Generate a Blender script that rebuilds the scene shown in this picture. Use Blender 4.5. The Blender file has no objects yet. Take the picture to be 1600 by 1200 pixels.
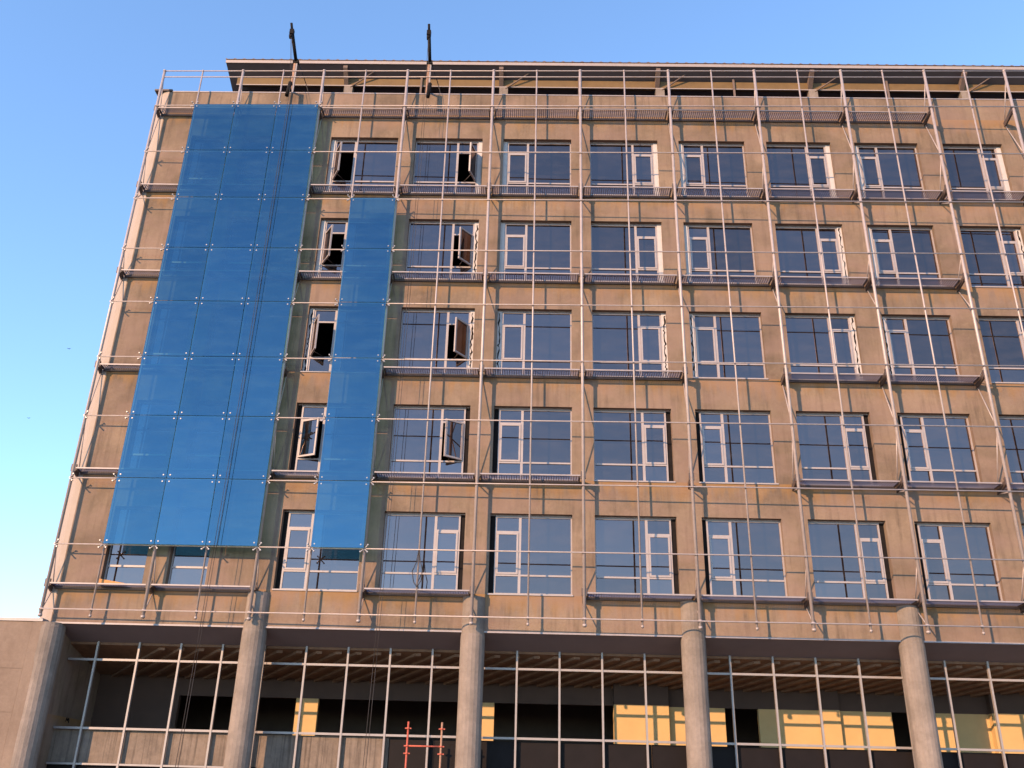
import bpy, math, random
from mathutils import Vector, Matrix
random.seed(7)
S = bpy.context.scene
COL = S.collection

# ------------------------------------------------------------------ camera
cd = bpy.data.cameras.new('camera'); cam = bpy.data.objects.new('camera', cd); COL.objects.link(cam)
cam.location = (1.775, -31.524, 1.60)
cam.rotation_euler = (math.radians(114.404), math.radians(-1.361), math.radians(0.733))
cd.sensor_width = 36.0; cd.lens = 32.85; cd.clip_start = 0.1; cd.clip_end = 5000
S.camera = cam

# ------------------------------------------------------------------ light
SUN = Vector((0.82, 1.0, -0.48)).normalized()           # direction the sunlight travels
ELEV = math.asin(-SUN.z)
AZ = math.atan2(-SUN.x, -SUN.y)                          # compass angle of the sun from +Y, clockwise
w = bpy.data.worlds.new('World'); S.world = w; w.use_nodes = True
nt = w.node_tree
sky = nt.nodes.new('ShaderNodeTexSky'); sky.sky_type = 'NISHITA'; sky.sun_disc = False
sky.sun_elevation = ELEV; sky.sun_rotation = AZ
sky.altitude = 0; sky.air_density = 1.0; sky.dust_density = 0.0; sky.ozone_density = 3.6
bg = nt.nodes['Background']; bg.inputs['Strength'].default_value = 0.15
nt.links.new(sky.outputs[0], bg.inputs['Color'])
sl = bpy.data.lights.new('sun', 'SUN'); sl.energy = 2.9; sl.angle = math.radians(0.5); sl.color = (1.0, 0.62, 0.34)
so = bpy.data.objects.new('sun', sl); COL.objects.link(so); so.location = (-30, -40, 40)
so.rotation_euler = SUN.to_track_quat('-Z', 'Y').to_euler()
S.view_settings.view_transform = 'Standard'; S.view_settings.look = 'None'
S.view_settings.exposure = 1.55; S.view_settings.gamma = 1.0; S.view_settings.use_curve_mapping = False
S.cycles.max_bounces = 10; S.cycles.transparent_max_bounces = 16; S.cycles.glossy_bounces = 5

# ------------------------------------------------------------------ materials
def mat(name):
    m = bpy.data.materials.new(name); m.use_nodes = True
    return m, m.node_tree, m.node_tree.nodes['Principled BSDF']
def ramp(t, fac, stops):
    r = t.nodes.new('ShaderNodeValToRGB'); e = r.color_ramp.elements
    while len(e) < len(stops): e.new(0.5)
    for i, (p, c) in enumerate(stops): e[i].position = p; e[i].color = (*c, 1)
    t.links.new(fac, r.inputs[0]); return r.outputs[0]
def coord(t, scale=(1, 1, 1), loc=(0, 0, 0)):
    c = t.nodes.new('ShaderNodeNewGeometry'); m = t.nodes.new('ShaderNodeMapping')
    m.inputs['Scale'].default_value = scale; m.inputs['Location'].default_value = loc
    t.links.new(c.outputs['Position'], m.inputs['Vector']); return m.outputs[0]
def noise(t, vec, scale, detail=6, rough=0.6, out='Fac'):
    n = t.nodes.new('ShaderNodeTexNoise'); n.inputs['Scale'].default_value = scale
    n.inputs['Detail'].default_value = detail; n.inputs['Roughness'].default_value = rough
    t.links.new(vec, n.inputs['Vector']); return n.outputs[out]
def mixc(t, fac, a, b, mode='MIX'):
    m = t.nodes.new('ShaderNodeMix'); m.data_type = 'RGBA'; m.blend_type = mode
    for s, v in ((m.inputs[0], fac), (m.inputs[6], a), (m.inputs[7], b)):
        if hasattr(v, 'is_linked'): t.links.new(v, s)
        elif isinstance(v, (int, float)): s.default_value = v
        else: s.default_value = (*v, 1)
    return m.outputs[2]
def bump(t, h, strength, dist):
    b = t.nodes.new('ShaderNodeBump'); b.inputs['Strength'].default_value = strength; b.inputs['Distance'].default_value = dist
    t.links.new(h, b.inputs['Height']); return b.outputs[0]

def concrete(name, c0, c1, stain, streak=0.5, blotch=0.35, bmp=0.35, runs=False, sfreq=2.6):
    m, t, b = mat(name)
    v = coord(t)
    big = noise(t, v, blotch, 5, 0.6)
    base = ramp(t, big, [(0.36, c0), (0.64, c1)])
    fine = noise(t, v, 9, 8, 0.7)
    base = mixc(t, 0.28, base, ramp(t, fine, [(0.3, (0.35,) * 3), (0.7, (1.0,) * 3)]), 'MULTIPLY')
    st = noise(t, coord(t, (sfreq, sfreq, 0.22)), 1.6, 5, 0.65)
    sf = ramp(t, st, [(0.5, (0, 0, 0)), (0.75, (streak,) * 3)])
    base = mixc(t, sf, base, stain)
    spot = noise(t, coord(t, (1, 1, 1), (31, 7, 5)), 1.1, 7, 0.72)
    base = mixc(t, ramp(t, spot, [(0.55, (0, 0, 0)), (0.78, (0.45,) * 3)]), base, tuple(min(1, x * 1.25) for x in c1))
    if runs:                                            # orange tint in uneven runs, fading below each walkway level
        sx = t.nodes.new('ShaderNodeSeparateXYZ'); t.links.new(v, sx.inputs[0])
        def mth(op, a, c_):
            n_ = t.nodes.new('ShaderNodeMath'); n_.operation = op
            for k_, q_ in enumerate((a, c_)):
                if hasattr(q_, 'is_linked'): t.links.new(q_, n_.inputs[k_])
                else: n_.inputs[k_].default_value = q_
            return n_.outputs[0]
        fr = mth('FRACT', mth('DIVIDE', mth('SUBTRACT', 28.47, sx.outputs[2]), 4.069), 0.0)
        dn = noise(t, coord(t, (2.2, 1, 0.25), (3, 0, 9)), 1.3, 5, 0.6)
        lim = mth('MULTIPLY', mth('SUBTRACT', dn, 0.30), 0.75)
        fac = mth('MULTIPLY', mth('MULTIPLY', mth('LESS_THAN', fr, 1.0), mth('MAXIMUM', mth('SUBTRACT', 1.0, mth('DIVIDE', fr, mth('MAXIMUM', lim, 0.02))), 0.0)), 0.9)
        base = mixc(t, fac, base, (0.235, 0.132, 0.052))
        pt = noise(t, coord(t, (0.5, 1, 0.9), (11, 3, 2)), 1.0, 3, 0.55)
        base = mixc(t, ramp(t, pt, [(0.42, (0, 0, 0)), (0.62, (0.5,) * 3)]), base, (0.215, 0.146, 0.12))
    t.links.new(base, b.inputs['Base Color']); b.inputs['Roughness'].default_value = 0.9
    b.inputs['Specular IOR Level'].default_value = 0.2
    t.links.new(bump(t, noise(t, v, 14, 8, 0.7), bmp, 0.02), b.inputs['Normal'])
    return m
def plain(name, c, rough=0.5, metal=0.0, var=0.12, vs=6.0, spec=0.5):
    m, t, b = mat(name)
    n = noise(t, coord(t), vs, 5, 0.65)
    t.links.new(ramp(t, n, [(0.25, tuple(x * (1 - var) for x in c)), (0.75, tuple(min(1, x * (1 + var)) for x in c))]), b.inputs['Base Color'])
    b.inputs['Roughness'].default_value = rough; b.inputs['Metallic'].default_value = metal
    b.inputs['Specular IOR Level'].default_value = spec
    return m
M = {}
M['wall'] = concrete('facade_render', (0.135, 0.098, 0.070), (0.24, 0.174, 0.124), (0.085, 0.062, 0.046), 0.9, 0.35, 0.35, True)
M['column'] = concrete('column_concrete', (0.175, 0.145, 0.122), (0.255, 0.21, 0.18), (0.11, 0.09, 0.077), 0.45, 0.9, 0.6, False, 3.2)
M['board'] = concrete('board_marked_concrete', (0.15, 0.117, 0.093), (0.215, 0.167, 0.132), (0.055, 0.043, 0.034), 1.0, 1.4, 0.6, False, 7)
M['wing'] = concrete('wing_concrete', (0.185, 0.135, 0.103), (0.225, 0.168, 0.13), (0.145, 0.106, 0.082), 0.4, 0.5, 0.3)
M['chamfer'] = plain('corner_trim', (0.29, 0.235, 0.20), 0.7, 0, 0.06, 2)
M['soffit'] = plain('soffit_paint', (0.165, 0.13, 0.14), 0.85, 0, 0.1, 0.8)
M['steel'] = plain('painted_pipe_steel', (0.335, 0.283, 0.268), 0.45, 0.15, 0.14, 5)
M['bright'] = plain('polished_fitting_steel', (0.30, 0.285, 0.285), 0.35, 0.3, 0.05)
M['alu'] = plain('window_aluminium', (0.295, 0.255, 0.245), 0.45, 0.05, 0.08, 3)
M['dark'] = plain('dark_bracket_steel', (0.075, 0.055, 0.05), 0.6, 0.1, 0.3, 9)
M['grate'] = plain('galvanised_grating', (0.135, 0.155, 0.25), 0.5, 0.3, 0.15, 8)
M['lip'] = plain('walkway_edge_angle', (0.27, 0.235, 0.235), 0.5, 0.1, 0.15, 4)
M['white'] = plain('white_filler', (0.42, 0.39, 0.38), 0.85, 0, 0.06, 7)
M['black'] = plain('black_membrane_and_gap', (0.012, 0.010, 0.010), 0.8, 0, 0.3, 5, 0.1)
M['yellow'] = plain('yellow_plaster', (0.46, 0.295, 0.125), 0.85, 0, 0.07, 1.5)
M['ybeam'] = plain('yellow_primed_beam', (0.125, 0.074, 0.026), 0.7, 0, 0.2, 2)
M['inner'] = plain('interior_concrete_and_shade', (0.062, 0.034, 0.023), 0.9, 0, 0.2, 1)
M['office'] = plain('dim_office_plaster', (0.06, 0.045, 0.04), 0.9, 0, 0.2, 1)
M['joist'] = plain('shuttering_timber', (0.17, 0.09, 0.05), 0.85, 0, 0.3, 4)
M['roof'] = plain('roof_sheet_underside', (0.14, 0.12, 0.13), 0.6, 0.1, 0.15, 1)
M['fascia'] = plain('fascia_sheet', (0.30, 0.25, 0.225), 0.5, 0.1, 0.08, 3)
M['rafter'] = plain('brown_rafter', (0.13, 0.09, 0.075), 0.75, 0, 0.2, 4)
M['mullion'] = plain('mullion_steel', (0.27, 0.235, 0.22), 0.4, 0.15, 0.1, 4)
M['panel'] = plain('dark_spandrel_panel', (0.010, 0.0075, 0.0075), 0.6, 0, 0.2, 2, 0.12)
M['red'] = plain('red_scaffold_paint', (0.36, 0.075, 0.045), 0.65, 0, 0.25, 12)
M['rope'] = plain('dark_rope', (0.035, 0.03, 0.03), 0.9, 0, 0.2, 20)
M['rust'] = plain('rusty_post', (0.30, 0.17, 0.11), 0.75, 0.1, 0.3, 14)
M['wood'] = plain('orange_plank_wood', (0.45, 0.20, 0.06), 0.75, 0, 0.25, 9)
M['bird'] = plain('bird_feather', (0.03, 0.03, 0.03), 0.8)

# ground
m, t, b = mat('site_ground')
v = coord(t)
t.links.new(ramp(t, noise(t, v, 0.6, 10, 0.65), [(0.3, (0.11, 0.09, 0.075)), (0.7, (0.19, 0.16, 0.13))]), b.inputs['Base Color'])
b.inputs['Roughness'].default_value = 0.95
t.links.new(bump(t, noise(t, v, 5, 8, 0.7), 0.6, 0.05), b.inputs['Normal'])
M['ground'] = m
def glass(name, refl, trans, mixf, rough, wob, wscale, vary, dust, dustc):
    m = bpy.data.materials.new(name); m.use_nodes = True; t = m.node_tree
    t.nodes.remove(t.nodes['Principled BSDF']); out = t.nodes['Material Output']
    g = t.nodes.new('ShaderNodeBsdfGlossy'); g.inputs['Roughness'].default_value = rough
    tr = t.nodes.new('ShaderNodeBsdfTransparent'); tr.inputs['Color'].default_value = (*trans, 1)
    df = t.nodes.new('ShaderNodeBsdfDiffuse'); df.inputs['Color'].default_value = (*dustc, 1)
    mx = t.nodes.new('ShaderNodeMixShader'); mx.inputs[0].default_value = mixf
    md = t.nodes.new('ShaderNodeMixShader')
    oi = t.nodes.new('ShaderNodeObjectInfo'); v = coord(t)
    cb = t.nodes.new('ShaderNodeCombineXYZ'); ml = t.nodes.new('ShaderNodeMath'); ml.operation = 'MULTIPLY'; ml.inputs[1].default_value = 37
    t.links.new(oi.outputs['Random'], ml.inputs[0]); t.links.new(ml.outputs[0], cb.inputs[0]); t.links.new(ml.outputs[0], cb.inputs[2])
    def shifted(sc):
        va = t.nodes.new('ShaderNodeVectorMath'); va.operation = 'MULTIPLY_ADD'; va.inputs[1].default_value = sc
        t.links.new(v, va.inputs[0]); t.links.new(cb.outputs[0], va.inputs[2]); return va.outputs[0]
    lo = tuple(x * (1 - vary) for x in refl); hi = tuple(x * (1 + vary) for x in refl)
    t.links.new(ramp(t, oi.outputs['Random'], [(0.0, lo), (1.0, hi)]), g.inputs['Color'])
    dn = noise(t, shifted((0.7, 0.7, 2.4)), 1.3, 6, 0.65)
    t.links.new(ramp(t, dn, [(0.42, (dust * .15,) * 3), (0.75, (dust,) * 3)]), md.inputs[0])
    t.links.new(bump(t, noise(t, shifted(wscale), 1.0, 3, 0.5), wob, 0.02), g.inputs['Normal'])
    t.links.new(tr.outputs[0], mx.inputs[1]); t.links.new(g.outputs[0], mx.inputs[2])
    t.links.new(mx.outputs[0], md.inputs[1]); t.links.new(df.outputs[0], md.inputs[2]); t.links.new(md.outputs[0], out.inputs[0])
    return m
M['blue'] = glass('blue_coated_glass', (0.074, 0.148, 0.21), (0.20, 0.56, 0.64), 0.68, 0.02, 0.22, (0.5, 0.5, 1.6), 0.10, 0.10, (0.10, 0.22, 0.30))
M['edge'] = plain('green_glass_edge', (0.12, 0.30, 0.28), 0.15, 0, 0.1)
M['pane'] = glass('window_glass', (0.215, 0.158, 0.148), (0.30, 0.32, 0.32), 0.72, 0.01, 0.20, (0.45, 0.45, 0.45), 0.18, 0.06, (0.32, 0.28, 0.26))

# ------------------------------------------------------------------ mesh helpers
class MB:
    def __init__(s): s.v = []; s.f = []; s.sm = []
    def add(s, vs, fs, smooth=False):
        o = len(s.v); s.v += [tuple(p) for p in vs]
        for f in fs: s.f.append(tuple(i + o for i in f)); s.sm.append(smooth)
        return s
    def quad(s, *p): return s.add(p, [tuple(range(len(p)))])
    def box(s, x0, x1, y0, y1, z0, z1):
        return s.add([(x, y, z) for z in (z0, z1) for y in (y0, y1) for x in (x0, x1)],
                     [(0, 2, 3, 1), (4, 5, 7, 6), (0, 1, 5, 4), (2, 6, 7, 3), (0, 4, 6, 2), (1, 3, 7, 5)])
    def hexa(s, p): # 8 points ordered as box
        return s.add(p, [(0, 2, 3, 1), (4, 5, 7, 6), (0, 1, 5, 4), (2, 6, 7, 3), (0, 4, 6, 2), (1, 3, 7, 5)])
    def tube(s, p, q, r, n=8, r2=None):
        p, q = Vector(p), Vector(q); d = (q - p).normalized()
        a = d.orthogonal().normalized(); c = d.cross(a); r2 = r if r2 is None else r2
        vs = []
        for pt, rr in ((p, r), (q, r2)):
            for i in range(n):
                an = 2 * math.pi * i / n; vs.append(pt + (a * math.cos(an) + c * math.sin(an)) * rr)
        s.add(vs, [(i, (i + 1) % n, n + (i + 1) % n, n + i) for i in range(n)], True)
        o = len(s.v) - 2 * n
        s.f.append(tuple(o + i for i in range(n))[::-1]); s.sm.append(False)
        s.f.append(tuple(o + n + i for i in range(n))); s.sm.append(False)
        return s
    def path(s, pts, r, n=6):
        for a, b_ in zip(pts, pts[1:]): s.tube(a, b_, r, n)
        return s
    def mesh(s, name):
        me = bpy.data.meshes.new(name); me.from_pydata(s.v, [], s.f); me.polygons.foreach_set('use_smooth', s.sm); me.update(); return me
    def build(s, name, m, parent=None, loc=(0, 0, 0), bevel=0):
        return link(name, s.mesh(name), m, parent, loc)
def link(name, me, m, parent=None, loc=(0, 0, 0)):
    if m and not me.materials: me.materials.append(M[m] if isinstance(m, str) else m)
    o = bpy.data.objects.new(name, me); COL.objects.link(o); o.location = loc
    if parent: o.parent = parent
    return o
def thing(name, label, cat, loc=(0, 0, 0), group=None):
    o = bpy.data.objects.new(name, None); COL.objects.link(o); o.location = loc; return tag(o, label, cat, group)
def tag(o, label, cat, group=None):
    o['label'] = label; o['category'] = cat
    if group: o['group'] = group
    return o
ORD = ['first', 'second', 'third', 'fourth', 'fifth', 'sixth', 'seventh', 'eighth', 'ninth', 'tenth', 'eleventh', 'twelfth']

# ------------------------------------------------------------------ layout numbers
XO = [(-8, 0.007), (-7, -0.108), (-4, -0.213), (-2, -0.187), (0, -0.085), (2, 0.009), (4, 0.153), (8, 0.225), (10, 0.11), (12, -0.15), (14, -0.3)]
def pipe_x(k):
    for (a, u), (c, v_) in zip(XO, XO[1:]):
        if a <= k <= c: return 1.8 * k + u + (v_ - u) * (k - a) / (c - a)
def gy(x): return -(0.565 + 0.0125 * x)                    # the pipe screen stands off the wall, a little more to the right
RAIL = [28.42, 26.01, 23.67, 21.285, 18.896, 16.547, 14.172, 11.805, 9.44, 7.248]
ZT = [27.22 - 4.069 * r for r in range(5)]               # heads of the window rows
WH = 2.81
ZWALK = [28.33] + [z - WH - 0.03 for z in ZT]
PAR, SOF = 29.56, 6.90
XL, XR = -14.19, 26.6
WOFF = {-3: (-.16, -.05), -2: (-.185, -.091), -1: (-.088, .031), 0: (-.059, .044), 1: (.045, .064), 2: (.096, .039), 3: (.149, .042), 4: (.202, -.078), 5: (.2, .0)}
WIN = [('n', -12.80, -11.36), ('n', -10.57, -9.21)]
for m_ in range(-3, 6):
    c = 5.4 + 3.6 * m_
    WIN.append((m_, c - 1.311 + WOFF[m_][0], c + 1.421 + WOFF[m_][1]))

# ------------------------------------------------------------------ setting
g = MB().quad((-1500, -1500, 0), (1500, -1500, 0), (1500, 1500, 0), (-1500, 1500, 0)).build('ground', 'ground'); g['kind'] = 'structure'

# ------------------------------------------------------------------ building
B = thing('office_building', 'unfinished six storey office building with bare tan concrete front and rows of windows', 'building', (5, 0, 0))
def part(mb, name, m, parent=B):
    o = mb.build(name, m)
    if parent:
        o.parent = parent
        base = parent.matrix_basis.translation.copy()
        p = parent
        while p.parent: p = p.parent; base = base + p.matrix_basis.translation
        o.location = -base
    return o
# facade shell with real openings
TH = 0.30
xs = sorted({XL, XR} | {x for w_ in WIN for x in w_[1:]}); zs = sorted({SOF, PAR} | {z for zt in ZT for z in (zt, zt - WH)})
def is_open(i, j):
    xc = (xs[i] + xs[i + 1]) / 2; zc = (zs[j] + zs[j + 1]) / 2
    return any(a < xc < c for _, a, c in WIN) and any(zt - WH < zc < zt for zt in ZT)
mb = MB()
for i in range(len(xs) - 1):
    for j in range(len(zs) - 1):
        x0, x1, z0, z1 = xs[i], xs[i + 1], zs[j], zs[j + 1]
        if not is_open(i, j):
            mb.quad((x0, 0, z0), (x1, 0, z0), (x1, 0, z1), (x0, 0, z1))
            mb.quad((x1, TH, z0), (x0, TH, z0), (x0, TH, z1), (x1, TH, z1))
        else:
            mb.quad((x0, 0, z0), (x0, TH, z0), (x1, TH, z0), (x1, 0, z0)); mb.quad((x0, TH, z1), (x0, 0, z1), (x1, 0, z1), (x1, TH, z1))
            mb.quad((x0, TH, z0), (x0, 0, z0), (x0, 0, z1), (x0, TH, z1)); mb.quad((x1, 0, z0), (x1, TH, z0), (x1, TH, z1), (x1, 0, z1))
mb.quad((XL, TH, PAR), (XL, 0, PAR), (XR, 0, PAR), (XR, TH, PAR))
mb.quad((XR, 0, SOF), (XR, TH, SOF), (XR, TH, PAR), (XR, 0, PAR))
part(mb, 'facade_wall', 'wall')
# chamfered corner pier and flank
CH = [(XL, 0.0), (-14.40, 0.04), (-14.62, 0.16), (-14.78, 0.36)]
mb = MB()
for (xa, ya), (xb, yb) in zip(CH, CH[1:]): mb.quad((xb, yb, 6.6), (xa, ya, 6.6), (xa, ya, PAR + .04), (xb, yb, PAR + .04))
part(mb, 'corner_pier', 'chamfer')
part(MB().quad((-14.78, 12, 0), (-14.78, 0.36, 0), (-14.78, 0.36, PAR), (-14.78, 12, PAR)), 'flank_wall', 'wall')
part(MB().box(-14.82, -14.05, -0.05, 0.42, PAR + .04, PAR + .12), 'corner_cap', 'dark')
part(MB().box(-14.05, XR, -0.02, TH + .04, PAR, PAR + .05), 'parapet_coping', 'lip')
part(MB().box(XL, XR, -0.025, 0.05, SOF - .05, SOF + .004), 'drip_edge', 'lip')
# storeys: slabs, back wall, cross walls
for k, z in enumerate([28.4] + [zt - WH - 0.35 for zt in ZT[:-1]]):
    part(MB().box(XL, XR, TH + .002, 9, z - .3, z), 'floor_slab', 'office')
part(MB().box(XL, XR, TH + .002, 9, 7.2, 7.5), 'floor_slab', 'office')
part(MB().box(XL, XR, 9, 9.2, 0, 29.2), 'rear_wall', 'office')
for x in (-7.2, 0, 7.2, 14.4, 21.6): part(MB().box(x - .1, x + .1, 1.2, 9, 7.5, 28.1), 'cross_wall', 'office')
# sloping soffit above the recessed ground floor
part(MB().quad((XL, 0.05, SOF - .05), (XR, 0.05, SOF - .05), (XR, 1.25, 6.46), (XL, 1.25, 6.46)), 'soffit', 'soffit')
part(MB().quad((XL, 1.25, 6.46), (XR, 1.25, 6.46), (XR, 1.25, 7.2), (XL, 1.25, 7.2)), 'soffit_beam', 'soffit')
# columns
def lathe_col(x, r=0.40, cy=0.1, top=8.0):
    mb = MB(); n = 20; prev = None
    zs_ = [0, 1.9, 2.0, 3.72, 3.78, 5.55, 5.6, 6.72, 6.78, top]; rs = [r, r, r * 1.006, r * 1.006, r, r, r * 1.012, r * 1.012, r * .985, r * .985]
    vs = [(x + rr * math.cos(2 * math.pi * i / n), cy + rr * math.sin(2 * math.pi * i / n), z) for z, rr in zip(zs_, rs) for i in range(n)]
    fs = [(a * n + i, a * n + (i + 1) % n, (a + 1) * n + (i + 1) % n, (a + 1) * n + i) for a in range(len(zs_) - 1) for i in range(n)]
    mb.add(vs, fs, False); mb.add(vs[-n:], [tuple(range(n))]); return mb
for x in (-7.32, -0.05, 7.22, 14.36, 21.5): part(lathe_col(x), 'column', 'column')
part(lathe_col(-14.18, 0.45, 0.15, 6.86), 'column', 'column')
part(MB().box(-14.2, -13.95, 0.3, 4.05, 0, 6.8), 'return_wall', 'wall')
# ground floor hall
part(MB().hexa([(XL, 1.26, 6.38), (XR, 1.26, 6.38), (XL, 4.05, 5.72), (XR, 4.05, 5.72), (XL, 1.26, 6.5), (XR, 1.26, 6.5), (XL, 4.05, 6.5), (XR, 4.05, 6.5)]), 'hall_ceiling', 'joist'); part(MB().box(XL, XR, 4.25, 9, 6.35, 6.5), 'hall_ceiling', 'inner')
for i in range(62):
    x = -15 + i * 0.68
    if -13.8 < x - 2.6 and x < XR:
        part(MB().hexa([(x, 1.4, 6.26), (x + .2, 1.4, 6.26), (x - 2.6, 4.04, 5.63), (x - 2.4, 4.04, 5.63), (x, 1.4, 6.36), (x + .2, 1.4, 6.36), (x - 2.6, 4.04, 5.735), (x - 2.4, 4.04, 5.735)]), 'ceiling_joist', 'joist')
OPEN = [(-10.9, -6.6), (-5.8, 0.15), (0.6, 4.9), (8.9, 10.1), (14.85, 16.4), (20.6, 23)]
HEAD = 5.05
x = -13.95
for a, c in OPEN:
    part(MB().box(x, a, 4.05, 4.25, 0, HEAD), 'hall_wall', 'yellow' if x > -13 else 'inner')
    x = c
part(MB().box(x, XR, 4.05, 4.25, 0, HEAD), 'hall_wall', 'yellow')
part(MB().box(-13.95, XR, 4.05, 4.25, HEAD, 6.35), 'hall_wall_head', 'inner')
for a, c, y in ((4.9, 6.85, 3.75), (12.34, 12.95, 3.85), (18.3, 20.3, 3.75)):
    part(MB().box(a, c, y, 4.048, 0, 5.06), 'hall_pier', 'yellow'); part(MB().box(a, c, y + .004, 4.048, 5.06, 5.9), 'hall_pier', 'inner')  # upper part in dark tone: shade above the sun patch put into colour
# low walls and dark spandrels below the sill
part(MB().box(-13.95, -7.05, 1.36, 1.5, 2.62, 3.66), 'low_wall', 'board')
part(MB().box(-13.95, -7.05, 1.38, 1.5, 0, 2.55), 'dark_panel', 'panel')
xx = -7.05
for i, wd in enumerate((1.42, 1.45, 1.44)):
    part(MB().box(xx, xx + wd - .012, 1.36 + .008 * (i % 2), 1.5, 0, 3.62), 'low_wall', 'board'); xx += wd
while xx < XR - .1:
    x1 = min(xx + 1.44, XR); part(MB().box(xx, x1 - .012, 1.38, 1.46, 0, 3.6), 'dark_panel', 'panel'); xx = x1
# painted scrawl inside by the corner
mb = MB()
for a, c in (((3.9), (4.02)), ((4.02), (3.93)), ((3.93), (4.02)), ((4.02), (3.9))): pass
px = [(2.05, 3.92), (2.10, 4.05), (2.17, 3.95), (2.24, 4.05), (2.30, 3.90)]
for (ya, za), (yb, zb) in zip(px, px[1:]): mb.tube((-13.945, ya, za), (-13.945, yb, zb), .018, 5)
part(mb, 'painted_mark', 'black')

# ------------------------------------------------------------------ windows
FY0, FY1 = 0.19, 0.26
def bar(mb, x0, x1, z0, z1, y0=FY0, y1=FY1): mb.box(x0, x1, y0, y1, z0, z1)
CACHE = {}
def window(m_, x0, x1, row):
    zt = ZT[row]; zb = zt - WH
    cx = (x0 + x1) / 2
    root_loc = Vector((cx, 0, zb)) - B.location
    W2 = (x1 - x0) / 2; H = WH
    sill = 0.10
    # local coords: x -W2..W2, z 0..H
    key = (m_, round(x0, 3))
    if m_ == 'n':
        if key not in CACHE:
            f = MB(); bar(f, -W2 + .02, -W2 + .07, 0, H); bar(f, W2 - .07, W2 - .02, 0, H); bar(f, -W2 + .07, W2 - .07, H - .06, H); bar(f, -W2 + .07, W2 - .07, .02, .09)
            bar(f, -W2 + .07, W2 - .07, .70, .77, FY0 - .004)
            CACHE[key] = (f.mesh('window'), MB().box(-W2 + .07, W2 - .07, .225, .235, .77, H - .06).mesh('pane'), MB().box(-W2 + .07, W2 - .07, .225, .235, .09, .70).mesh('pane'),
                          MB().box(-W2 - .02, W2 + .02, -.03, FY0 - .002, -.02, .02).mesh('sill'))
        fm, p1, p2, sm = CACHE[key]
        o = link('window', fm, 'alu', B, root_loc)
        link('pane', p1, 'pane', o); link('pane', p2, 'pane', o); link('sill', sm, 'alu', o)
        return
    right = (m_ % 2 == 0)                                # casement column on the right
    s = 1 if right else -1
    opened = m_ in (-3, -2) and row < 4
    gap = 0.175
    # u runs from the fixed-pane jamb (u=0) to the casement jamb (u=2*W2)
    U = 2 * W2
    um = U * 0.635; uc = U - gap                         # mullion, end of the frame
    z_t = H * 0.785; z_b = H * 0.245
    def X(u): return -W2 + u if right else W2 - u
    def ub(mb, u0, u1, z0, z1, y0=FY0, y1=FY1): a, c = sorted((X(u0), X(u1))); mb.box(a, c, y0, y1, z0, z1)
    if (key, 'f') not in CACHE:
        f = MB()
        ub(f, 0, .05, 0, H); ub(f, uc - .06, uc, 0, H); ub(f, .05, uc - .06, H - .10, H - .035); ub(f, .05, uc - .06, .02, .085)
        ub(f, um - .045, um + .045, .085, H - .10)
        ub(f, .05, um - .045, z_b - .03, z_b + .03, FY0 - .004); ub(f, um + .045, uc - .06, z_b - .03, z_b + .03, FY0 - .004)
        ub(f, um + .045, uc - .06, z_t - .03, z_t + .03, FY0 - .004)
        P = []
        def pane(u0, u1, z0, z1): q = MB(); ub(q, u0, u1, z0, z1, .225, .235); P.append(q.mesh('pane'))
        pane(.05, um - .045, z_b + .03, H - .10); pane(.05, um - .045, .085, z_b - .03)
        pane(um + .045, uc - .06, z_t + .03, H - .10); pane(um + .045, uc - .06, .085, z_b - .03)
        hd = MB(); a, c = sorted((X(.002), X(U - .002))); hd.box(a, c, FY0 - .03, FY1, H - .035, H - .002)
        sl_ = MB(); sl_.box(-W2 - .02, W2 + .02, -.035, FY1, -.03, .02)
        CACHE[(key, 'f')] = (f.mesh('window'), P, hd.mesh('head_trim'), sl_.mesh('sill'))
        for fm_ in ('white', 'black'):
            q = MB(); ub(q, uc + .001, U - .001, .02, H - .04, {'white': .16, 'black': .24}[fm_], .29); CACHE[(key, fm_)] = q.mesh('jamb_filler_and_gap')  # black version paints the darkness of an open gap beside the frame
    fm, P, hd, sm = CACHE[(key, 'f')]
    o = link('window', fm, 'alu', B, root_loc)
    for q in P: link('pane', q, 'pane', o)
    link('head_trim', hd, 'alu', o); link('sill', sm, 'alu', o)
    kind = ['white', 'white', 'torn', 'black', 'black'][row]
    if row == 0 and m_ in (0, 4): kind = 'white'
    if row == 1 and m_ in (-2, 2, 4): kind = 'torn'
    if opened and right and row in (1, 2): kind = 'torn'
    link('jamb_filler_and_gap', CACHE[(key, 'white' if kind == 'torn' else kind)], 'white' if kind == 'torn' else kind, o)
    if kind == 'torn':                                  # ragged black membrane over the white filler
        rr = random.Random(row * 31 + m_); q = MB(); zc = .05; pa = None
        while zc < H - .06:
            a = uc + rr.uniform(.03, .10); c = a + rr.uniform(.012, .075); xa, xb = sorted((X(a), X(min(c, U - .01))))
            if pa: q.quad((pa[0], .155, pa[2]), (pa[1], .155, pa[2]), (xb, .155, zc), (xa, .155, zc)); q.quad((pa[1], .155, pa[2]), (pa[1], .1595, pa[2]), (xb, .1595, zc), (xb, .155, zc))
            pa = (xa, xb, zc); zc += rr.uniform(.05, .16)
        link('torn_membrane', q.mesh('torn_membrane'), 'black', o)
    # casement leaf, hinged on the outer jamb
    u0, u1 = um + .05, uc - .065; z0, z1 = z_b + .035, z_t - .035
    Wl = u1 - u0; hx = X(u1)
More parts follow.
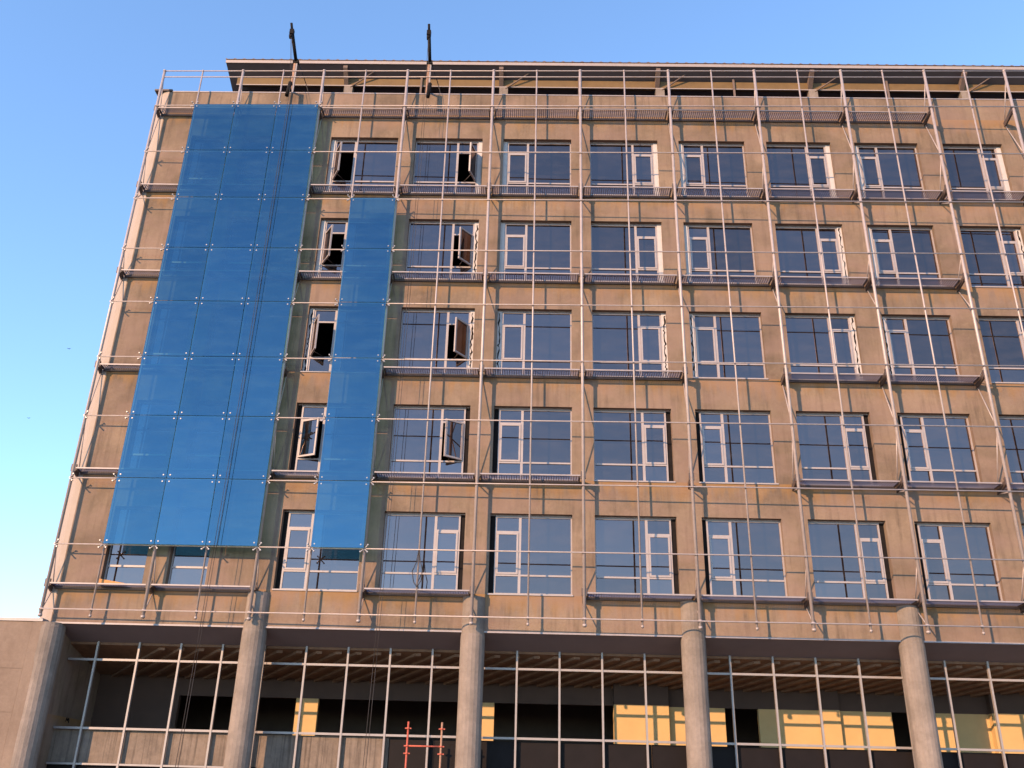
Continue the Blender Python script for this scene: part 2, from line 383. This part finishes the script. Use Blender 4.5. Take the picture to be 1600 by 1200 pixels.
    if (key, 'l') not in CACHE:
        lf = MB(); q = MB()
        def lb(mb, a, c, za, zb_, ya, yb):               # a,c measured from hinge towards the mullion
            xa, xb = sorted((-s * a, -s * c)); mb.box(xa, xb, ya, yb, za, zb_)
        lb(lf, 0, .065, z0, z1, -.025, .035); lb(lf, Wl - .065, Wl, z0, z1, -.025, .035)
        lb(lf, .065, Wl - .065, z0, z0 + .065, -.025, .035); lb(lf, .065, Wl - .065, z1 - .065, z1, -.025, .035)
        lb(q, .065, Wl - .065, z0 + .065, z1 - .065, .004, .012)
        CACHE[(key, 'l')] = (lf.mesh('casement'), q.mesh('casement_pane'))
    lf, q = CACHE[(key, 'l')]
    ang = 0
    if opened: ang = {(-3, 0): 62, (-3, 1): 58, (-3, 2): 66, (-3, 3): 24, (-2, 0): 74, (-2, 1): 52, (-2, 2): 55, (-2, 3): 36}[(m_, row)]
    rz = math.radians(ang) * s
    for nm, me, mm in (('casement', lf, 'alu'), ('casement_pane', q, 'pane')):
        c = link(nm, me, mm, o, (hx, FY0 + (0 if not opened else -.03), 0)); c.rotation_euler = (0, 0, rz)
    if opened:                                          # stay arm
        mb = MB(); d = Vector((-s * math.cos(math.radians(ang)), -math.sin(math.radians(ang)), 0))
        pa = Vector((X(um + .3), FY0, z0 - .01)); pb = Vector((hx, FY0 - .03, z0 - .01)) + d * Wl * .7
        mb.tube(pa, pb, .012, 5); mb.build('stay_arm', 'dark', o)
for m_, a, c in WIN:
    for r in range(5): window(m_, a, c, r)

# ------------------------------------------------------------------ roof storey
YF, ZF, SL = 2.0, 33.32, -0.40
def zr(y): return ZF + SL * (y - YF)
roof = part(MB().hexa([(-12.82, YF, zr(YF) - .20), (XR, YF, zr(YF) - .20), (-12.82, 9, zr(9) - .20), (XR, 9, zr(9) - .20),
                       (-12.82, YF, zr(YF) - .04), (XR, YF, zr(YF) - .04), (-12.82, 9, zr(9) - .04), (XR, 9, zr(9) - .04)]), 'roof', 'roof')
mb = MB()
n = int((XR + 12.86) / 0.11); prof = []
for i in range(n * 1 + 1):
    prof.append((-12.86 + i * .11, 0.045 if i % 4 == 0 else 0.0))
for (xa, ha), (xb, hb) in zip(prof, prof[1:]):
    mb.quad((xa, YF - .06, zr(YF - .06) - .035 + ha), (xb, YF - .06, zr(YF - .06) - .035 + hb), (xb, 9, zr(9) - .035 + hb), (xa, 9, zr(9) - .035 + ha))
    mb.quad((xa, YF - .06, zr(YF - .06) - .05), (xb, YF - .06, zr(YF - .06) - .05), (xb, YF - .06, zr(YF - .06) - .035 + hb), (xa, YF - .06, zr(YF - .06) - .035 + ha))
part(mb, 'roof_sheet', 'rafter', roof)
part(MB().box(-12.84, XR, YF - .03, YF - .002, zr(YF) - .21, zr(YF) - .045), 'fascia', 'fascia', roof)
for x in (-7.3, 0.0, 7.3, 14.4, 21.4):
    mb = MB(); y0, y1 = YF + .05, 2.85
    mb.hexa([(x, y0, zr(y0) - .36), (x + .2, y0, zr(y0) - .36), (x, y1, zr(y1) - .80), (x + .2, y1, zr(y1) - .80), (x, y0, zr(y0) - .203), (x + .2, y0, zr(y0) - .203), (x, y1, zr(y1) - .203), (x + .2, y1, zr(y1) - .203)])
    part(mb, 'rafter', 'rafter', roof)
    part(MB().box(x + .02, x + .42, 2.58, 2.95, 28.4, 32.33), 'roof_post', 'column')
    mb = MB().tube((x + .3, 2.6, 32.25), (x + 1.4, 2.35, zr(2.35) - .21), .035, 6)
    part(mb, 'roof_brace', 'rafter')
for x in (-3.7, 3.7, 10.9, 18.0): part(MB().box(x, x + .09, 2.50, 2.54, 28.4, 32.9), 'roof_mullion', 'rafter')
part(MB().box(-12.4, XR, 2.62, 2.8, 32.40, zr(2.8) - .21), 'roof_beam', 'ybeam')
part(MB().box(-12.4, XR, 3.3, 3.4, 28.4, 32.6), 'penthouse_wall', 'panel')
part(MB().box(-12.4, XR, 2.59, 2.66, 32.34, 32.385), 'penthouse_rail', 'fascia')

# ------------------------------------------------------------------ neighbouring low wing
Wg = thing('concrete_wing_wall', 'low bare concrete wall abutting the corner column of the office building', 'wall', (-18, 0, 0))
zz = [0, 1.9, 4.0, 5.35, 6.86]
for za, zb in zip(zz, zz[1:]):
    for xa, xb in ((-22, -18.5), (-18.5, -14.62)):
        part(MB().box(xa + .006, xb - .006, -.27, .5, za + .006, zb - .006), 'concrete_panel', 'wing', Wg)
part(MB().box(-22, -14.62, -.255, .5, 0, 6.86), 'wall_core', 'wing', Wg)
part(MB().box(-14.615, -14.2, -.285, .5, 0, 6.86), 'wall_end', 'wing', Wg)
part(MB().box(-22, -14.3, -.31, .6, 6.862, 6.96), 'coping', 'lip', Wg)

# ------------------------------------------------------------------ pipe screen
F = thing('pipe_screen_frame', 'pale steel pipe grid standing off the tan facade to carry glass', 'frame', (5, -0.6, 6.9))
KS = list(range(-8, 15))
for k in KS:
    x = pipe_x(k); y = gy(x); main = k % 2 == 0
    r = 0.056 if main else 0.032
    ztop = 30.40
    mb = MB().tube((x, y, 7.0), (x, y, ztop), r, 12)
    mb.tube((x, y, 7.02), (x, y, 7.09), r + .014, 12).tube((x, y, 7.2), (x, y, 7.3), r + .012, 12).tube((x, y, ztop - .05), (x, y, ztop + .02), r + .01, 12)
    part(mb, 'main_pipe' if main else 'slim_pipe', 'steel', F)
x0, x1 = pipe_x(-8), pipe_x(14)
for z in RAIL + [30.05, 30.385]:
    dy = -0.075 if z < 30 else 0.0
    part(MB().tube((x0 - .05, gy(x0) + dy, z), (x1, gy(x1) + dy, z), .024, 8), 'rail_pipe', 'steel', F)
for k in KS:
    if k % 2: continue
    x = pipe_x(k); y = gy(x)
    for li, z in enumerate(ZWALK):
        # tapered dark cantilever plate from the wall to the pipe
        mb = MB(); hw = .035
        mb.hexa([(x - hw, y, z - .06), (x + hw, y, z - .06), (x - hw, -.001, z - .22), (x + hw, -.001, z - .22), (x - hw, y, z + .10), (x + hw, y, z + .10), (x - hw, -.001, z + .0), (x + hw, -.001, z + .0)])
        mb.box(x - .09, x - .035, y - .02, y + .06, z - .10, z + .16); mb.box(x + .035, x + .09, y - .02, y + .06, z - .10, z + .16)
        part(mb, 'bracket', 'dark', F)
        up = min([r_ for r_ in RAIL + [30.05] if r_ > z + .25]); dn = [r_ for r_ in RAIL if r_ < z - .25]
        dn = max(dn) if dn else 7.1
        part(MB().tube((x + .02, -.02, z - .2), (x + .01, y, dn), .022, 6), 'strut', 'steel', F)
        part(MB().tube((x + .02, -.02, z + .02), (x + .01, y, up), .022, 6), 'strut', 'steel', F)
# spider fittings that clamp the glass corners
GO = 0.155
def spider(k, z, arms):
    x = pipe_x(k); y = gy(x); mb = MB()
    mb.tube((x, y, z), (x, y - GO + .06, z), .045, 8)
    for sx, sz in arms:
        tip = (x + sx * .12, y - GO + .012, z + sz * .12)
        mb.tube((x, y - GO + .07, z), tip, .024, 6, .018); mb.tube((tip[0], tip[1] + .03, tip[2]), (tip[0], y - GO - .03, tip[2]), .025, 10)
    part(mb, 'spider_fitting', 'bright', F)
ALL4 = [(1, 1), (1, -1), (-1, 1), (-1, -1)]
for j in range(9):
    for k in (-7, -6, -5, -4): spider(k, RAIL[j], ALL4)
    if j: spider(-8, RAIL[j], [(1, 1), (1, -1)])
    if j >= 2:
        for k in (-3, -2): spider(k, RAIL[j], ALL4)

# ------------------------------------------------------------------ glass panels
def glass_panel(k, j, label, group):
    xa, xb = pipe_x(k) + .012, pipe_x(k + 1) - .012; zb, za = RAIL[j + 1] + .012, RAIL[j] - .012
    tx, tz = random.uniform(-.004, .004), random.uniform(-.004, .004)
    t_ = .016; cx, cz = (xa + xb) / 2, (za + zb) / 2
    def P(x, z, f): return (x - cx, gy(x) - GO - (t_ if f else 0) + tx * (x - cx) / .9 + tz * (z - cz) / 1.2, z - cz)
    root = thing('glass_panel', label, 'glass panel', (cx, 0, cz), group)
    mb = MB().quad(P(xa, zb, 1), P(xb, zb, 1), P(xb, za, 1), P(xa, za, 1))
    link('pane', mb.mesh('pane'), 'blue', root)
    e = MB()
    c4 = [(xa, zb), (xb, zb), (xb, za), (xa, za)]
    for (p, q_), (r_, s_) in zip(c4, c4[1:] + c4[:1]): e.quad(P(p, q_, 0), P(r_, s_, 0), P(r_, s_, 1), P(p, q_, 1))
    link('glass_edge', e.mesh('glass_edge'), 'edge', root)
CN = {-7: 'column nearest the corner', -6: 'middle column', -5: 'column farthest from the corner'}
for j in range(8):
    for k in (-7, -6, -5):
        glass_panel(k, j, f'blue glass panel, {ORD[j]} row of the wide strip, {CN[k]}', 'glass panels of the wide blue strip')
for j in range(2, 8):
    glass_panel(-3, j, f'blue mirror glass panel, {ORD[j-2]} from the top of the narrow blue strip', 'glass panels of the narrow blue strip')

# ------------------------------------------------------------------ grating walkways
MISS = {0: {10, 12}, 1: set(), 2: {10, 12}, 3: {-4, 4, 10, 12}, 4: {2, 4}, 5: {-4, 0}}
WMESH = {}
for li, z in enumerate(ZWALK):
    for bi, k in enumerate(range(-8, 14, 2)):
        if k in MISS[li]: continue
        xa, xb = pipe_x(k) + .10, pipe_x(k + 2) - .10
        ya = gy((xa + xb) / 2); dep = min(-ya - .02, .56); cx = (xa + xb) / 2
        y0 = -.03 - dep; y1 = -.03; h = (xb - xa) / 2
        if k not in WMESH:
            gmb = MB(); nx = int((xb - xa - .1) / .085)
            for i in range(nx + 1):
                x = -h + .05 + i * (2 * h - .1) / nx; gmb.box(x - .012, x + .012, y0 + .03, y1 - .02, -.016, 0)
            ny = max(3, int(dep / .085))
            for i in range(1, ny): y = y0 + .03 + i * (dep - .08) / ny; gmb.box(-h + .03, h - .03, y - .010, y + .010, -.014, -.002)
            lip = MB().box(-h, h, y0 - .012, y0 + .03, -.012, .035)
            bk = MB().box(-h, h, y1 - .02, y1 + .025, -.10, .005); bk.box(-h, -h + .03, y0 + .03, y1 - .05, -.06, .005); bk.box(h - .03, h, y0 + .03, y1 - .05, -.06, .005)
            WMESH[k] = (gmb.mesh('grating'), lip.mesh('front_angle'), bk.mesh('rear_angle'))
        lvl = 'above the top window row' if li == 0 else f'under the {ORD[li-1]} window row'
        rt = thing('grating_walkway', f'grating walkway {lvl}, {ORD[bi]} bay from the corner', 'walkway', (cx, 0, z), 'grating walkways between wall and pipe screen')
        gm, lm, bm = WMESH[k]
        o = link('grating', gm, 'grate', rt); o['kind'] = 'stuff'
        link('front_angle', lm, 'lip', rt); link('rear_angle', bm, 'dark', rt)
# plank left on the lowest walkway
tag(MB().hexa([(-12.72, -.26, 8.12), (-11.85, -.24, 8.12), (-12.72, -.06, 8.12), (-11.85, -.04, 8.12), (-12.72, -.26, 8.32), (-11.85, -.24, 8.19), (-12.72, -.06, 8.32), (-11.85, -.04, 8.19)]).build('timber_plank', 'wood'),
    'short orange timber offcut lying on the lowest grating walkway near the corner', 'plank')

# ------------------------------------------------------------------ curtain wall frame on the ground floor
CW = thing('curtain_wall_frame', 'unglazed steel mullion grid behind the round concrete columns', 'frame', (5, 1.25, 0))
mx = [-7.3 + 1.44 * i + .36 * 0 for i in range(-4, 24)]
mx = [0.0 + 1.44 * i - 0.02 for i in range(-9, 19)]
for x in mx: part(MB().box(x - .032, x + .032, 1.20, 1.30, 0, 6.6), 'mullion', 'mullion', CW)
for z, hh in ((5.88, .035), (3.68, .035), (2.58, .03)):
    for xa, xb in zip([-13.95] + mx, mx + [XR]):
        if z < 3 and xa > -7.4: continue
        part(MB().box(xa + .033, xb - .033, 1.215, 1.30, z - hh, z + hh), 'transom', 'mullion', CW)

# ------------------------------------------------------------------ roof davits with ropes
def davit(x, label, lean):
    r = thing('roof_davit', label, 'davit', (x, .5, 29.2), 'roof davits holding ropes')
    P = lambda a, y, z: (a - x, y - .5, z - 29.2)
    MB().box(-.09, .0, -.05, .05, -.8, 2.72).build('post', 'rust', r)
    MB().box(.012, .075, -.04, .04, -.8, 2.75).build('post', 'mullion', r)
    MB().tube((0, 0, 2.55), (lean, -.75, 3.65), .075, 8).tube((lean, -.75, 3.65), (lean * 1.25, -.92, 3.98), .055, 8).build('arm', 'black', r)
    MB().box(-.13, .12, -.09, .09, 2.5, 2.66).build('clamp', 'black', r)
    mb = MB().box(lean - .09, lean + .09, -.85, -.68, 3.45, 3.72); mb.tube((lean - .07, -.8, 3.3), (lean + .07, -.8, 3.3), .10, 12)
    mb.build('pulley_block', 'black', r)
    MB().tube((.18, -1.08, -.28), (.22, -.98, .52), .085, 12).tube((.2, -1.0, .44), (.03, 0, .48), .045, 8).build('outrigger_tube', 'black', r)
    MB().path([(.05, .05, 2.7), (.35, .7, 2.0), (.6, 1.4, 1.2)], .02, 5).build('stay_cable', 'rope', r)
    return r
davit(-9.02, 'dark roof davit with leaning arm above the wide blue glass strip', -.14)
davit(-3.02, 'dark roof davit with upright arm above the narrow blue glass strip', -.03)
for (xp, xt, xb, lb, gp) in ((-9.16, -8.68, -8.95, 'thin dark rope hanging in front of the wide blue glass strip', 'ropes over the wide blue strip'),
                         (-3.05, -2.95, -3.2, 'thin dark rope hanging beside the narrow blue glass strip', 'ropes beside the narrow blue strip')):
    for d in (0, .11):
        yy = -.78 - d * .5
        pts = [(xp + d * .3, -.33, 32.48)] + [(xt + d * .9 + (xb - xt) * t_ ** 2 * 1.0, yy, 29.2 - t_ * 27.0) for t_ in [i / 8 for i in range(9)]]
        tag(MB().path(pts, .009, 5).build('hanging_rope', 'rope'), lb, 'rope', gp)
# rope loop tied on the screen
mb = MB(); c = (-1.97, -.62, 8.75)
pts = [(-1.95, -.60, 9.42), (-2.0, -.62, 9.0), (-2.12, -.63, 8.7), (-2.05, -.64, 8.35), (-1.93, -.64, 8.18), (-1.8, -.64, 8.4), (-1.78, -.63, 8.75), (-1.88, -.62, 9.1), (-1.92, -.60, 9.42)]
tag(mb.path(pts, .016, 5).build('rope_loop', 'rope'), 'small dark rope loop tied to a rail before a bottom row window', 'rope')

# ------------------------------------------------------------------ scaffold
SC = thing('scaffold_frame', 'red scaffold frame with two uprights standing before the mullions', 'scaffold', (-1.44, 0, 0))
for x in (-1.97, -.9):
    mb = MB().tube((x, -.1, .02), (x, -.1, 4.02), .032, 10)
    part(mb, 'upright', 'red' if x < -1.5 else 'rust', SC)
    for z in (3.82, 3.30, 3.08, 1.30, 1.08):
        mb = MB().tube((x, -.1, z - .025), (x, -.1, z + .025), .055, 10); mb.box(x - .10, x + .10, -.12, -.08, z - .018, z + .018)
        part(mb, 'collar', 'red', SC)
    part(MB().box(x - .08, x + .08, -.18, -.02, 0, .02), 'base_plate', 'red', SC)
for z in (3.30, 1.30): part(MB().tube((-1.97, -.1, z), (-.9, -.1, z), .026, 8), 'ledger', 'red', SC)

# ------------------------------------------------------------------ birds
for x, y, z, s_, lb in ((-49.3, 60, 46.5, .25, 'tiny dark bird in the open sky, the higher of two'), (-51.8, 60, 38.2, .2, 'tiny dark bird in the open sky, the lower of two')):
    mb = MB()
    secs = [(-.5, .01), (-.35, .07), (-.1, .12), (.15, .1), (.32, .07), (.45, .08), (.55, .02)]
    n = 8
    vs = [(math.cos(2 * math.pi * i / n) * r_ * s_, a * s_, math.sin(2 * math.pi * i / n) * r_ * s_) for a, r_ in secs for i in range(n)]
    mb.add(vs, [(q * n + i, q * n + (i + 1) % n, (q + 1) * n + (i + 1) % n, (q + 1) * n + i) for q in range(len(secs) - 1) for i in range(n)], True)
    for sd in (-1, 1):
        for dz in (0, .02):
            mb.quad((sd * .05 * s_, -.12 * s_, (.05 + dz) * s_), (sd * .05 * s_, .15 * s_, (.05 + dz) * s_), (sd * .5 * s_, .12 * s_, (.3 + dz) * s_), (sd * .95 * s_, -.1 * s_, (.15 + dz) * s_), (sd * .5 * s_, -.1 * s_, (.28 + dz) * s_))
    tag(mb.build('bird', 'bird', None, (x, y, z)), lb, 'bird')
